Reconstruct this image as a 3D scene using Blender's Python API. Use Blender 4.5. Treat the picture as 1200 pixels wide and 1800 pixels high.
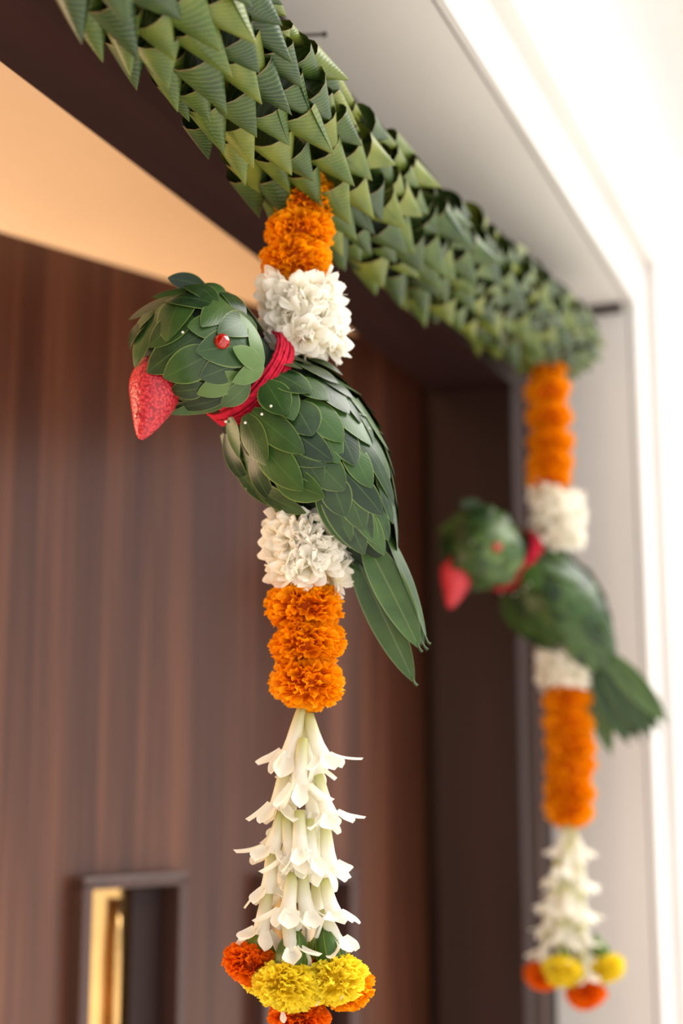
import bpy, bmesh, math, random
from mathutils import Vector, Matrix, Quaternion

for o in list(bpy.data.objects):
    bpy.data.objects.remove(o)
scene = bpy.context.scene
COL = scene.collection
PI = math.pi
random.seed(7)

# ------------------------------------------------------------------ camera
PITCH, PSI = math.radians(10.5), math.radians(22.3)
CAMZ = 1.60
FPX = 2500.0
CP, SP = math.cos(PITCH), math.sin(PITCH)
HV = Vector((math.cos(PSI), math.sin(PSI), 0))          # horizontal forward
RV = Vector((math.sin(PSI), -math.cos(PSI), 0))         # camera right
FWD = HV * CP + Vector((0, 0, SP))
CAM = Vector((0, 0, CAMZ))
cam_data = bpy.data.cameras.new('camera')
cam_data.sensor_fit = 'VERTICAL'
cam_data.sensor_height = 36.0
cam_data.sensor_width = 24.0
cam_data.lens = 50.0
cam_data.clip_start = 0.05
cam_data.dof.use_dof = True
cam_data.dof.focus_distance = 1.14
cam_data.dof.aperture_fstop = 2.4
cam = bpy.data.objects.new('camera', cam_data)
COL.objects.link(cam)
cam.location = CAM
cam.rotation_euler = FWD.to_track_quat('-Z', 'Y').to_euler()
scene.camera = cam

# ------------------------------------------------------------------ light
world = bpy.data.worlds.new('sky')
scene.world = world
world.use_nodes = True
bgn = world.node_tree.nodes['Background']
bgn.inputs[0].default_value = (1.0, 0.975, 0.94, 1)
bgn.inputs[1].default_value = 0.72

sun_d = bpy.data.lights.new('sun', 'SUN')
sun_d.energy = 2.6
sun_d.angle = math.radians(50)
sun_d.color = (1.0, 0.965, 0.91)
sun = bpy.data.objects.new('sun', sun_d)
COL.objects.link(sun)
sun.rotation_euler = Vector((-0.36, 0.50, -0.78)).to_track_quat('-Z', 'Y').to_euler()

def lamp(name, loc, energy, color, radius):
    d = bpy.data.lights.new(name, 'POINT')
    d.energy = energy; d.color = color; d.shadow_soft_size = radius
    o = bpy.data.objects.new(name, d); COL.objects.link(o); o.location = loc
    return o
lamp('room_lamp', (2.75, 2.3, 2.15), 14, (1.0, 0.70, 0.46), 0.12)
lamp('room_lamp', (0.80, 1.62, 1.75), 32, (1.0, 0.68, 0.43), 0.40)

vs = scene.view_settings
vs.view_transform = 'Standard'
vs.look = 'None'
vs.gamma = 1.0
vs.use_curve_mapping = False
vs.exposure = 0.85

# ------------------------------------------------------------------ helpers
def ray(u, v):
    """pixel of the photograph -> direction with unit horizontal depth"""
    t = 900.0 - v
    h = FPX * CP - t * SP
    z = FPX * SP + t * CP
    return HV + RV * ((u - 600.0) / h) + Vector((0, 0, z / h))

def at_depth(u, v, D):
    return CAM + ray(u, v) * D

def at_y(u, v, y):
    r = ray(u, v)
    return CAM + r * (y / r.y)

def px_size(D, v=900):
    r = ray(600, v) * D
    return (r.dot(FWD)) / FPX

def mesh(name, verts, faces, smooth=True, uvs=None):
    me = bpy.data.meshes.new(name)
    me.from_pydata([tuple(v) for v in verts], [], faces)
    if smooth:
        me.polygons.foreach_set('use_smooth', [True] * len(me.polygons))
    if uvs is not None:
        ul = me.uv_layers.new(name='UVMap')
        for lp in me.loops:
            ul.data[lp.index].uv = uvs[lp.vertex_index]
    me.update()
    return me

def obj(name, me, mat=None, parent=None, loc=None, quat=None, scale=None):
    o = bpy.data.objects.new(name, me)
    COL.objects.link(o)
    if mat is not None and len(me.materials) == 0:
        me.materials.append(mat)
    if parent is not None:
        o.parent = parent
    if loc is not None:
        o.location = loc
    if quat is not None:
        o.rotation_euler = quat.to_euler()
    if scale is not None:
        o.scale = scale if hasattr(scale, '__len__') else (scale,) * 3
    return o

def thing(name, label, cat, loc, rotz=0.0, group=None):
    o = bpy.data.objects.new(name, None)
    o.empty_display_size = 0.05
    COL.objects.link(o)
    o.location = loc
    o.rotation_euler = (0, 0, rotz)
    o['label'] = label
    o['category'] = cat
    if group:
        o['group'] = group
    return o

def struct(o, label, cat):
    o['kind'] = 'structure'
    o['label'] = label
    o['category'] = cat
    return o

def box_mesh(name, x0, x1, y0, y1, z0, z1, bevel=0.0):
    bm = bmesh.new()
    bmesh.ops.create_cube(bm, size=1.0)
    for v in bm.verts:
        v.co = Vector(((x0 + x1) / 2 + v.co.x * (x1 - x0), (y0 + y1) / 2 + v.co.y * (y1 - y0),
                       (z0 + z1) / 2 + v.co.z * (z1 - z0)))
    if bevel > 0:
        bmesh.ops.bevel(bm, geom=list(bm.edges), offset=bevel, segments=2, affect='EDGES', profile=0.5)
    me = bpy.data.meshes.new(name)
    bm.to_mesh(me); bm.free()
    return me

def boxes_mesh(name, boxes, bevel=0.0):
    bm = bmesh.new()
    for b in boxes:
        m = box_mesh('tmp', *b, bevel=bevel)
        bm.from_mesh(m)
        bpy.data.meshes.remove(m)
    me = bpy.data.meshes.new(name)
    bm.to_mesh(me); bm.free()
    return me

def catmull(pts, n):
    """pts: list of equal-length tuples -> n+1 interpolated tuples"""
    out = []
    m = len(pts) - 1
    for i in range(n + 1):
        t = i / n * m
        k = min(int(t), m - 1)
        f = t - k
        p0 = pts[max(k - 1, 0)]; p1 = pts[k]; p2 = pts[k + 1]; p3 = pts[min(k + 2, m)]
        out.append(tuple(0.5 * ((2 * b) + (-a + c) * f + (2 * a - 5 * b + 4 * c - d) * f * f +
                                (-a + 3 * b - 3 * c + d) * f ** 3) for a, b, c, d in zip(p0, p1, p2, p3)))
    return out

def tube(name, pts, radii, seg=10, cap=True, closed=False):
    """swept tube through Vector points"""
    n = len(pts)
    verts, faces, uvs = [], [], []
    up = Vector((0.13, 0.31, 0.94))
    prevx = None
    for i, p in enumerate(pts):
        if closed:
            T = (pts[(i + 1) % n] - pts[i - 1]).normalized()
        else:
            T = (pts[min(i + 1, n - 1)] - pts[max(i - 1, 0)]).normalized()
        if prevx is None:
            prevx = T.cross(up)
            if prevx.length < 1e-4:
                prevx = T.cross(Vector((1, 0, 0)))
        x = (prevx - T * prevx.dot(T)).normalized()
        prevx = x
        y = T.cross(x)
        r = radii[i] if hasattr(radii, '__len__') else radii
        for j in range(seg):
            a = 2 * PI * j / seg
            verts.append(p + (x * math.cos(a) + y * math.sin(a)) * r)
            uvs.append((j / seg, i / max(n - 1, 1)))
    rings = n if closed else n - 1
    for i in range(rings):
        i2 = (i + 1) % n
        for j in range(seg):
            j2 = (j + 1) % seg
            faces.append((i * seg + j, i * seg + j2, i2 * seg + j2, i2 * seg + j))
    if cap and not closed:
        faces.append(tuple(reversed(range(seg))))
        faces.append(tuple((n - 1) * seg + j for j in range(seg)))
    return mesh(name, verts, faces, True, uvs)

# ------------------------------------------------------------------ materials
def new_mat(name):
    m = bpy.data.materials.new(name)
    m.use_nodes = True
    nt = m.node_tree
    return m, nt, nt.nodes['Principled BSDF'], nt.nodes, nt.links

def srgb(r, g, b):
    f = lambda c: (c / 255 / 12.92) if c / 255 <= 0.04045 else ((c / 255 + 0.055) / 1.055) ** 2.4
    return (f(r), f(g), f(b), 1)

def dim(c, k=0.80):
    return (c[0] * k, c[1] * k, c[2] * k, 1)

def ramp(nodes, stops):
    r = nodes.new('ShaderNodeValToRGB')
    while len(r.color_ramp.elements) < len(stops):
        r.color_ramp.elements.new(0.5)
    for e, (p, c) in zip(r.color_ramp.elements, stops):
        e.position = p; e.color = c
    return r

def mat_plaster(name, col, rough=0.75, bump=0.06, scale=30):
    m, nt, bs, N, L = new_mat(name)
    tc = N.new('ShaderNodeTexCoord')
    no = N.new('ShaderNodeTexNoise'); no.inputs['Scale'].default_value = 2.3; no.inputs['Detail'].default_value = 6
    L.new(tc.outputs['Object'], no.inputs['Vector'])
    c2 = tuple(c * 0.90 for c in col[:3]) + (1,)
    r = ramp(N, [(0.3, c2), (0.7, col)])
    L.new(no.outputs['Fac'], r.inputs['Fac'])
    L.new(r.outputs['Color'], bs.inputs['Base Color'])
    bs.inputs['Roughness'].default_value = rough
    n2 = N.new('ShaderNodeTexNoise'); n2.inputs['Scale'].default_value = scale; n2.inputs['Detail'].default_value = 4
    L.new(tc.outputs['Object'], n2.inputs['Vector'])
    b = N.new('ShaderNodeBump'); b.inputs['Strength'].default_value = bump; b.inputs['Distance'].default_value = 0.004
    L.new(n2.outputs['Fac'], b.inputs['Height']); L.new(b.outputs['Normal'], bs.inputs['Normal'])
    return m

def mat_wood(name, stops, stretch=(26, 26, 0.55), rough=0.34, spec=0.5):
    m, nt, bs, N, L = new_mat(name)
    tc = N.new('ShaderNodeTexCoord')
    mp = N.new('ShaderNodeMapping'); mp.inputs['Scale'].default_value = stretch
    L.new(tc.outputs['Object'], mp.inputs['Vector'])
    n1 = N.new('ShaderNodeTexNoise'); n1.inputs['Scale'].default_value = 1.0; n1.inputs['Detail'].default_value = 5
    n1.inputs['Roughness'].default_value = 0.62
    L.new(mp.outputs['Vector'], n1.inputs['Vector'])
    mp2 = N.new('ShaderNodeMapping'); mp2.inputs['Scale'].default_value = tuple(s * 5 for s in stretch)
    L.new(tc.outputs['Object'], mp2.inputs['Vector'])
    n2 = N.new('ShaderNodeTexNoise'); n2.inputs['Scale'].default_value = 1.0; n2.inputs['Detail'].default_value = 4
    L.new(mp2.outputs['Vector'], n2.inputs['Vector'])
    mx = N.new('ShaderNodeMix'); mx.data_type = 'FLOAT'; mx.inputs[0].default_value = 0.34
    L.new(n1.outputs['Fac'], mx.inputs[2]); L.new(n2.outputs['Fac'], mx.inputs[3])
    r = ramp(N, [(p_, dim(c_, 0.78)) for p_, c_ in stops])
    L.new(mx.outputs[0], r.inputs['Fac'])
    L.new(r.outputs['Color'], bs.inputs['Base Color'])
    bs.inputs['Roughness'].default_value = rough
    bs.inputs['Specular IOR Level'].default_value = spec
    b = N.new('ShaderNodeBump'); b.inputs['Strength'].default_value = 0.08; b.inputs['Distance'].default_value = 0.001
    L.new(n2.outputs['Fac'], b.inputs['Height']); L.new(b.outputs['Normal'], bs.inputs['Normal'])
    return m

def mat_leaf(name, dark, light, rim, rib, rough=0.36, rimw=0.90, stripes=False, trans=0.0):
    """leaf blade: UV u runs across (midrib at 0.5), v from stalk to tip"""
    m, nt, bs, N, L = new_mat(name)
    uv = N.new('ShaderNodeUVMap'); uv.uv_map = 'UVMap'
    sx = N.new('ShaderNodeSeparateXYZ'); L.new(uv.outputs['UV'], sx.inputs[0])
    oi = N.new('ShaderNodeObjectInfo')
    tc = N.new('ShaderNodeTexCoord')
    no = N.new('ShaderNodeTexNoise'); no.inputs['Scale'].default_value = 45; no.inputs['Detail'].default_value = 4
    L.new(tc.outputs['Object'], no.inputs['Vector'])
    ad = N.new('ShaderNodeMath'); ad.operation = 'MULTIPLY_ADD'
    L.new(oi.outputs['Random'], ad.inputs[0]); ad.inputs[1].default_value = 0.75
    L.new(no.outputs['Fac'], ad.inputs[2])
    sb = N.new('ShaderNodeMath'); sb.operation = 'SUBTRACT'; L.new(ad.outputs[0], sb.inputs[0]); sb.inputs[1].default_value = 0.37
    r = ramp(N, [(0.2, dim(dark, 0.72)), (0.85, dim(light))])
    L.new(sb.outputs[0], r.inputs['Fac'])
    # |u-.5|*2
    a = N.new('ShaderNodeMath'); a.operation = 'SUBTRACT'; L.new(sx.outputs['X'], a.inputs[0]); a.inputs[1].default_value = 0.5
    ab = N.new('ShaderNodeMath'); ab.operation = 'ABSOLUTE'; L.new(a.outputs[0], ab.inputs[0])
    m2 = N.new('ShaderNodeMath'); m2.operation = 'MULTIPLY'; L.new(ab.outputs[0], m2.inputs[0]); m2.inputs[1].default_value = 2
    e = N.new('ShaderNodeMapRange'); e.inputs['From Min'].default_value = rimw; e.inputs['From Max'].default_value = 0.99
    L.new(m2.outputs[0], e.inputs['Value'])
    k = N.new('ShaderNodeMapRange'); k.inputs['From Min'].default_value = 0.07; k.inputs['From Max'].default_value = 0.0
    k.inputs['To Max'].default_value = 0.55
    L.new(m2.outputs[0], k.inputs['Value'])
    x1 = N.new('ShaderNodeMix'); x1.data_type = 'RGBA'
    L.new(e.outputs[0], x1.inputs[0]); L.new(r.outputs['Color'], x1.inputs[6]); x1.inputs[7].default_value = rim
    x2 = N.new('ShaderNodeMix'); x2.data_type = 'RGBA'
    L.new(k.outputs[0], x2.inputs[0]); L.new(x1.outputs[2], x2.inputs[6]); x2.inputs[7].default_value = rib
    last = x2.outputs[2]
    # side veins as fine relief
    w = N.new('ShaderNodeMath'); w.operation = 'MULTIPLY_ADD'
    L.new(m2.outputs[0], w.inputs[0]); w.inputs[1].default_value = -0.35; L.new(sx.outputs['Y'], w.inputs[2])
    w2 = N.new('ShaderNodeMath'); w2.operation = 'MULTIPLY'; L.new(w.outputs[0], w2.inputs[0]); w2.inputs[1].default_value = 60 if not stripes else 95
    w3 = N.new('ShaderNodeMath'); w3.operation = 'SINE'; L.new(w2.outputs[0], w3.inputs[0])
    b = N.new('ShaderNodeBump'); b.inputs['Strength'].default_value = 0.05; b.inputs['Distance'].default_value = 0.0004
    L.new(w3.outputs[0], b.inputs['Height'])
    L.new(b.outputs['Normal'], bs.inputs['Normal'])
    L.new(last, bs.inputs['Base Color'])
    bs.inputs['Coat Weight'].default_value = 0.08
    bs.inputs['Specular IOR Level'].default_value = 0.36
    bs.inputs['Coat Roughness'].default_value = 0.22
    rr = N.new('ShaderNodeMapRange'); rr.inputs['To Min'].default_value = rough - 0.07; rr.inputs['To Max'].default_value = rough + 0.12
    L.new(no.outputs['Fac'], rr.inputs['Value']); L.new(rr.outputs[0], bs.inputs['Roughness'])
    return m

def mat_cone(name):
    """rolled banana-like leaf: fine pale veins running across, brown rim and tip"""
    m, nt, bs, N, L = new_mat(name)
    uv = N.new('ShaderNodeUVMap'); uv.uv_map = 'UVMap'
    sx = N.new('ShaderNodeSeparateXYZ'); L.new(uv.outputs['UV'], sx.inputs[0])
    oi = N.new('ShaderNodeObjectInfo')
    tc = N.new('ShaderNodeTexCoord')
    no = N.new('ShaderNodeTexNoise'); no.inputs['Scale'].default_value = 38; no.inputs['Detail'].default_value = 5
    L.new(tc.outputs['Object'], no.inputs['Vector'])
    ad = N.new('ShaderNodeMath'); ad.operation = 'MULTIPLY_ADD'
    L.new(oi.outputs['Random'], ad.inputs[0]); ad.inputs[1].default_value = 0.8; L.new(no.outputs['Fac'], ad.inputs[2])
    sb = N.new('ShaderNodeMath'); sb.operation = 'SUBTRACT'; L.new(ad.outputs[0], sb.inputs[0]); sb.inputs[1].default_value = 0.4
    r = ramp(N, [(0.12, dim(srgb(42, 70, 36), .74)), (0.5, dim(srgb(74, 98, 34), .85)), (0.9, dim(srgb(118, 126, 44), .95))])
    L.new(sb.outputs[0], r.inputs['Fac'])
    # veins
    a = N.new('ShaderNodeMath'); a.operation = 'MULTIPLY_ADD'; L.new(sx.outputs['X'], a.inputs[0]); a.inputs[1].default_value = 1.1
    L.new(sx.outputs['Y'], a.inputs[2])
    w2 = N.new('ShaderNodeMath'); w2.operation = 'MULTIPLY'; L.new(a.outputs[0], w2.inputs[0]); w2.inputs[1].default_value = 70
    w3 = N.new('ShaderNodeMath'); w3.operation = 'SINE'; L.new(w2.outputs[0], w3.inputs[0])
    mr = N.new('ShaderNodeMapRange'); mr.inputs['From Min'].default_value = 0.55; mr.inputs['From Max'].default_value = 1.0
    mr.inputs['To Max'].default_value = 0.32
    L.new(w3.outputs[0], mr.inputs['Value'])
    x1 = N.new('ShaderNodeMix'); x1.data_type = 'RGBA'; L.new(mr.outputs[0], x1.inputs[0])
    L.new(r.outputs['Color'], x1.inputs[6]); x1.inputs[7].default_value = srgb(128, 138, 82)
    # brown withered rim at the mouth and the tip
    d = N.new('ShaderNodeMath'); d.operation = 'SUBTRACT'; L.new(sx.outputs['Y'], d.inputs[0]); d.inputs[1].default_value = 0.5
    da = N.new('ShaderNodeMath'); da.operation = 'ABSOLUTE'; L.new(d.outputs[0], da.inputs[0])
    mt = N.new('ShaderNodeMapRange'); mt.inputs['From Min'].default_value = 0.462; mt.inputs['From Max'].default_value = 0.5
    mt.inputs['To Max'].default_value = 0.75
    L.new(da.outputs[0], mt.inputs['Value'])
    x2 = N.new('ShaderNodeMix'); x2.data_type = 'RGBA'; L.new(mt.outputs[0], x2.inputs[0])
    L.new(x1.outputs[2], x2.inputs[6]); x2.inputs[7].default_value = srgb(134, 110, 78)
    L.new(x2.outputs[2], bs.inputs['Base Color'])
    bs.inputs['Roughness'].default_value = 0.38
    bs.inputs['Specular IOR Level'].default_value = 0.4
    b = N.new('ShaderNodeBump'); b.inputs['Strength'].default_value = 0.12; b.inputs['Distance'].default_value = 0.0006
    L.new(w3.outputs[0], b.inputs['Height']); L.new(b.outputs['Normal'], bs.inputs['Normal'])
    return m

def mat_petal(name, base, tip, rough=0.6, trans=0.35, tcol=None, spec=0.25, jitter=0.5):
    """petal: diffuse + translucent; UV v from base (0) to tip (1)"""
    m, nt, bs, N, L = new_mat(name)
    uv = N.new('ShaderNodeUVMap'); uv.uv_map = 'UVMap'
    sx = N.new('ShaderNodeSeparateXYZ'); L.new(uv.outputs['UV'], sx.inputs[0])
    r = ramp(N, [(0.1, base), (0.75, tip)])
    L.new(sx.outputs['Y'], r.inputs['Fac'])
    tc = N.new('ShaderNodeTexCoord')
    no = N.new('ShaderNodeTexNoise'); no.inputs['Scale'].default_value = 60
    L.new(tc.outputs['Object'], no.inputs['Vector'])
    hs = N.new('ShaderNodeHueSaturation')
    mr = N.new('ShaderNodeMapRange'); mr.inputs['To Min'].default_value = 1 - 0.25 * jitter; mr.inputs['To Max'].default_value = 1 + 0.25 * jitter
    L.new(no.outputs['Fac'], mr.inputs['Value']); L.new(mr.outputs[0], hs.inputs['Value'])
    L.new(r.outputs['Color'], hs.inputs['Color'])
    L.new(hs.outputs['Color'], bs.inputs['Base Color'])
    bs.inputs['Roughness'].default_value = rough
    bs.inputs['Specular IOR Level'].default_value = spec
    tr = N.new('ShaderNodeBsdfTranslucent')
    L.new(hs.outputs['Color'], tr.inputs['Color'])
    mx = N.new('ShaderNodeMixShader'); mx.inputs[0].default_value = trans
    out = N['Material Output']
    L.new(bs.outputs[0], mx.inputs[1]); L.new(tr.outputs[0], mx.inputs[2]); L.new(mx.outputs[0], out.inputs['Surface'])
    return m

def mat_simple(name, col, rough=0.5, metal=0.0, spec=0.5, noise=0.0, nscale=80, bump=0.0):
    m, nt, bs, N, L = new_mat(name)
    tc = N.new('ShaderNodeTexCoord')
    no = N.new('ShaderNodeTexNoise'); no.inputs['Scale'].default_value = nscale; no.inputs['Detail'].default_value = 4
    L.new(tc.outputs['Object'], no.inputs['Vector'])
    lo = tuple(c * (1 - noise) for c in col[:3]) + (1,)
    hi = tuple(min(1, c * (1 + noise)) for c in col[:3]) + (1,)
    r = ramp(N, [(0.3, lo), (0.7, hi)]); L.new(no.outputs['Fac'], r.inputs['Fac'])
    L.new(r.outputs['Color'], bs.inputs['Base Color'])
    bs.inputs['Roughness'].default_value = rough
    bs.inputs['Metallic'].default_value = metal
    bs.inputs['Specular IOR Level'].default_value = spec
    if bump:
        b = N.new('ShaderNodeBump'); b.inputs['Strength'].default_value = bump; b.inputs['Distance'].default_value = 0.001
        L.new(no.outputs['Fac'], b.inputs['Height']); L.new(b.outputs['Normal'], bs.inputs['Normal'])
    return m

M_WHITE = mat_plaster('white_paint', srgb(226, 222, 219))
M_CREAM = mat_plaster('cream_paint', srgb(232, 214, 190))
M_STONE = mat_plaster('pale_stone', srgb(233, 227, 219), 0.6)
M_DOOR = mat_wood('door_veneer', [(0.30, srgb(60, 34, 27)), (0.5, srgb(98, 59, 45)), (0.70, srgb(142, 90, 64))], stretch=(17, 17, 0.4), rough=0.27)
M_FRAME = mat_wood('frame_wood', [(0.3, srgb(34, 15, 15)), (0.7, srgb(52, 26, 24))], rough=0.5, spec=0.3)
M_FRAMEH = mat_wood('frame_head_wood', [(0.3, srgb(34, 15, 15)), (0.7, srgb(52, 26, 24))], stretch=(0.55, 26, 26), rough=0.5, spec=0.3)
M_MOULD = mat_wood('moulding_wood', [(0.3, srgb(78, 56, 54)), (0.7, srgb(104, 76, 70))], rough=0.28)
M_BRASS = mat_simple('brass', srgb(226, 182, 118), 0.25, 1.0, noise=0.15, nscale=14)
M_CONE = mat_cone('rolled_leaf')
M_CORE = mat_simple('rope_core', srgb(20, 28, 16), 0.8, noise=0.4)
M_LEAF = mat_leaf('leaf_green', srgb(26, 54, 28), srgb(64, 98, 44), srgb(116, 136, 68), srgb(78, 110, 54), rough=0.30)
M_LEAF_PALE = mat_leaf('leaf_pale', srgb(58, 90, 46), srgb(96, 126, 64), srgb(118, 132, 80), srgb(88, 110, 68), rough=0.32)
M_TAIL = mat_leaf('tail_leaf', srgb(44, 74, 32), srgb(72, 102, 42), srgb(112, 126, 76), srgb(128, 136, 88), rough=0.36)
M_BODY = mat_simple('body_core', srgb(30, 46, 30), 0.8, noise=0.3)
M_ORANGE = mat_petal('orange_petal', srgb(232, 112, 0), srgb(255, 172, 0), trans=0.3)
M_ORANGE2 = mat_petal('deep_orange_petal', srgb(212, 78, 0), srgb(252, 128, 2), trans=0.3)
M_YELLOW = mat_petal('yellow_petal', srgb(240, 204, 6), srgb(255, 236, 66), trans=0.3)
M_CALYX = mat_leaf('calyx_green', srgb(62, 98, 22), srgb(116, 138, 40), srgb(140, 156, 60), srgb(130, 156, 60), rough=0.4)
M_WPETAL = mat_petal('white_petal', srgb(250, 238, 186), srgb(255, 252, 243), trans=0.42, jitter=0.12)
M_TUBE = mat_petal('tuberose', srgb(208, 208, 138), srgb(252, 249, 238), trans=0.34, jitter=0.1, rough=0.45)
M_THREAD = mat_simple('cotton_thread', srgb(226, 220, 206), 0.8, noise=0.1)
M_YARN = mat_simple('red_yarn', srgb(186, 24, 52), 0.85, noise=0.3, nscale=260, bump=0.4, spec=0.2)
M_BEAD = mat_simple('red_glass_bead', srgb(176, 14, 8), 0.08, spec=0.9, noise=0.2, nscale=200)
M_PEARL = mat_simple('pearl_pin', srgb(240, 236, 226), 0.2)
M_NAIL = mat_simple('dull_iron', srgb(70, 58, 52), 0.6, 0.6, noise=0.3)

def mat_beak():
    m, nt, bs, N, L = new_mat('beak_foam')
    tc = N.new('ShaderNodeTexCoord')
    vo = N.new('ShaderNodeTexVoronoi'); vo.inputs['Scale'].default_value = 360
    L.new(tc.outputs['Object'], vo.inputs['Vector'])
    r = ramp(N, [(0.0, srgb(226, 72, 78)), (0.6, srgb(200, 42, 56)), (1.0, srgb(150, 22, 40))])
    L.new(vo.outputs['Distance'], r.inputs['Fac']); 
    mu = N.new('ShaderNodeMath'); mu.operation = 'MULTIPLY'; L.new(vo.outputs['Distance'], mu.inputs[0]); mu.inputs[1].default_value = 1.25
    L.new(mu.outputs[0], r.inputs['Fac'])
    L.new(r.outputs['Color'], bs.inputs['Base Color'])
    bs.inputs['Roughness'].default_value = 0.36
    b = N.new('ShaderNodeBump'); b.inputs['Strength'].default_value = 0.55; b.inputs['Distance'].default_value = 0.0012; b.invert = True
    L.new(vo.outputs['Distance'], b.inputs['Height']); L.new(b.outputs['Normal'], bs.inputs['Normal'])
    return m
M_BEAK = mat_beak()

# ------------------------------------------------------------------ the setting
Z = lambda h: CAMZ + h
Y_WALL, Y_FRAME, Y_BACK = 0.417, 0.570, 0.702       # outer face, frame front, frame back
X_JAMB, X_REV = 2.09, 2.28                           # inner face of the far jamb, far reveal
X_JAMB0, X_REV0 = 0.42, 0.23
Z_HEAD, Z_SOF = Z(0.603), Z(0.776)
TOPW = 3.45

wall = struct(obj('wall_front', boxes_mesh('wall_front', [
    (X_REV, 5.0, Y_WALL, 0.70, 0, TOPW), (-3.0, X_REV0, Y_WALL, 0.70, 0, TOPW),
    (X_REV0, X_REV, Y_WALL, 0.70, Z_SOF, TOPW)]), M_WHITE),
    'white painted outer wall with deep reveal around the doorway', 'wall')

# architrave round the opening in two flat steps
for i, (o0, o1, pr, lab) in enumerate(((0.0, 0.10, 0.010, 'inner band'), (0.10, 0.25, 0.030, 'outer band'))):
    t = boxes_mesh('architrave', [
        (X_REV0 - o1, X_REV + o1, Y_WALL - pr, Y_WALL + 0.002, Z_SOF + o0, Z_SOF + o1),
        (X_REV + o0, X_REV + o1, Y_WALL - pr, Y_WALL + 0.002, 0, Z_SOF + o0),
        (X_REV0 - o1, X_REV0 - o0, Y_WALL - pr, Y_WALL + 0.002, 0, Z_SOF + o0)])
    struct(obj('trim_%d' % (i + 2), t, M_WHITE), 'white flat moulding around the doorway, ' + lab, 'moulding')

# door frame
fr = bpy.data.objects.new('trim_1', None); COL.objects.link(fr); fr.location = (X_JAMB, Y_FRAME, 0)
struct(fr, 'dark reddish brown wooden door frame behind the leaf garland', 'door frame')
def fpart(name, b, mat, bevel=0.003):
    me = box_mesh(name, b[0] - X_JAMB, b[1] - X_JAMB, b[2] - Y_FRAME, b[3] - Y_FRAME, b[4], b[5], bevel)
    return obj(name, me, mat, fr)
fpart('head_rail', (X_REV0, X_REV, Y_FRAME, Y_BACK, Z_HEAD, Z_SOF), M_FRAMEH)
fpart('jamb', (X_JAMB, X_REV, Y_FRAME, Y_BACK, 0, Z_HEAD), M_FRAME)
fpart('jamb', (X_REV0, X_JAMB0, Y_FRAME, Y_BACK, 0, Z_HEAD), M_FRAME)
fpart('back_lining', (X_JAMB + 0.068, X_REV, Y_BACK, 0.80, 0, Z_SOF), M_FRAME)
fpart('bead', (X_JAMB + 0.085, X_JAMB + 0.097, Y_FRAME - 0.006, Y_FRAME + 0.002, 0, Z_HEAD), M_MOULD, 0.002)
struct(obj('trim_4', box_mesh('reveal_shadow', X_REV - 0.006, X_REV + 0.002, Y_WALL + 0.012, Y_FRAME, Z_SOF - 0.016, Z_SOF, 0.001), M_FRAMEH),  # dark strip built in place of the shadow line under the soffit
       'thin brown strip standing for the shadow line at the top of the far white reveal', 'trim')

# room behind and porch in front
struct(obj('floor', boxes_mesh('floor', [(-9, 9, -12, 5, -0.05, 0)]), M_STONE), 'pale stone floor running through the doorway', 'floor')
struct(obj('ceiling', boxes_mesh('ceiling', [(-1.2, 3.6, 0.70, 4.2, 2.78, 2.86)]), M_CREAM), 'cream ceiling of the lamplit room behind the door', 'ceiling')
struct(obj('ceiling', boxes_mesh('shade_ledge', [(-3.0, 5.0, -0.10, 0.417, 3.36, 3.48)]), M_WHITE), 'white ledge added high above the doorway to shade the upper wall', 'ledge')  # overhang added to cut sky and sun on the upper wall
struct(obj('wall_back', boxes_mesh('wall_back', [(-1.3, 3.7, 4.2, 4.3, 0, 2.86)]), M_CREAM), 'cream back wall of the room', 'wall')
struct(obj('wall_left', boxes_mesh('wall_left', [(-1.3, -1.2, 0.70, 4.2, 0, 2.86)]), M_CREAM), 'cream left wall of the room', 'wall')
struct(obj('wall_right', boxes_mesh('wall_right', [(3.6, 3.7, 0.70, 4.2, 0, 2.86)]), M_CREAM), 'cream right wall of the room', 'wall')

# open door leaf: local x from the hinge towards the free edge, y = outward face
HINGE = Vector((2.150, 0.735, 0))
DOORANG = math.radians(180 - 24.6)
door = bpy.data.objects.new('door_1', None); COL.objects.link(door)
door.location = HINGE; door.rotation_euler = (0, 0, DOORANG)
struct(door, 'open dark brown wooden door with vertical grain and brass lined slots', 'door')
DT = Z(0.662)
DM = Matrix.Rotation(DOORANG, 4, 'Z'); DM.translation = HINGE
DMI = DM.inverted()
def door_px(u, v):
    """point of the door's outer face under a pixel, in door coordinates"""
    r = ray(u, v)
    n = DM.to_3x3() @ Vector((0, 1, 0))
    p = DM @ Vector((0, 0.0, 0))
    t = (p - CAM).dot(n) / r.dot(n)
    return DMI @ (CAM + r * t)
DWID, DTH = 1.20, 0.042
DT = door_px(0, 407).z
slots = []
for (ua, ub, vt) in ((134, 306, 1544), (452, 604, 1540)):
    a = door_px(ua, vt); b = door_px(ub, vt)
    slots.append((min(a.x, b.x), max(a.x, b.x), (a.z + b.z) / 2))
slots.sort()
ZB = 0.75
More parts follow.
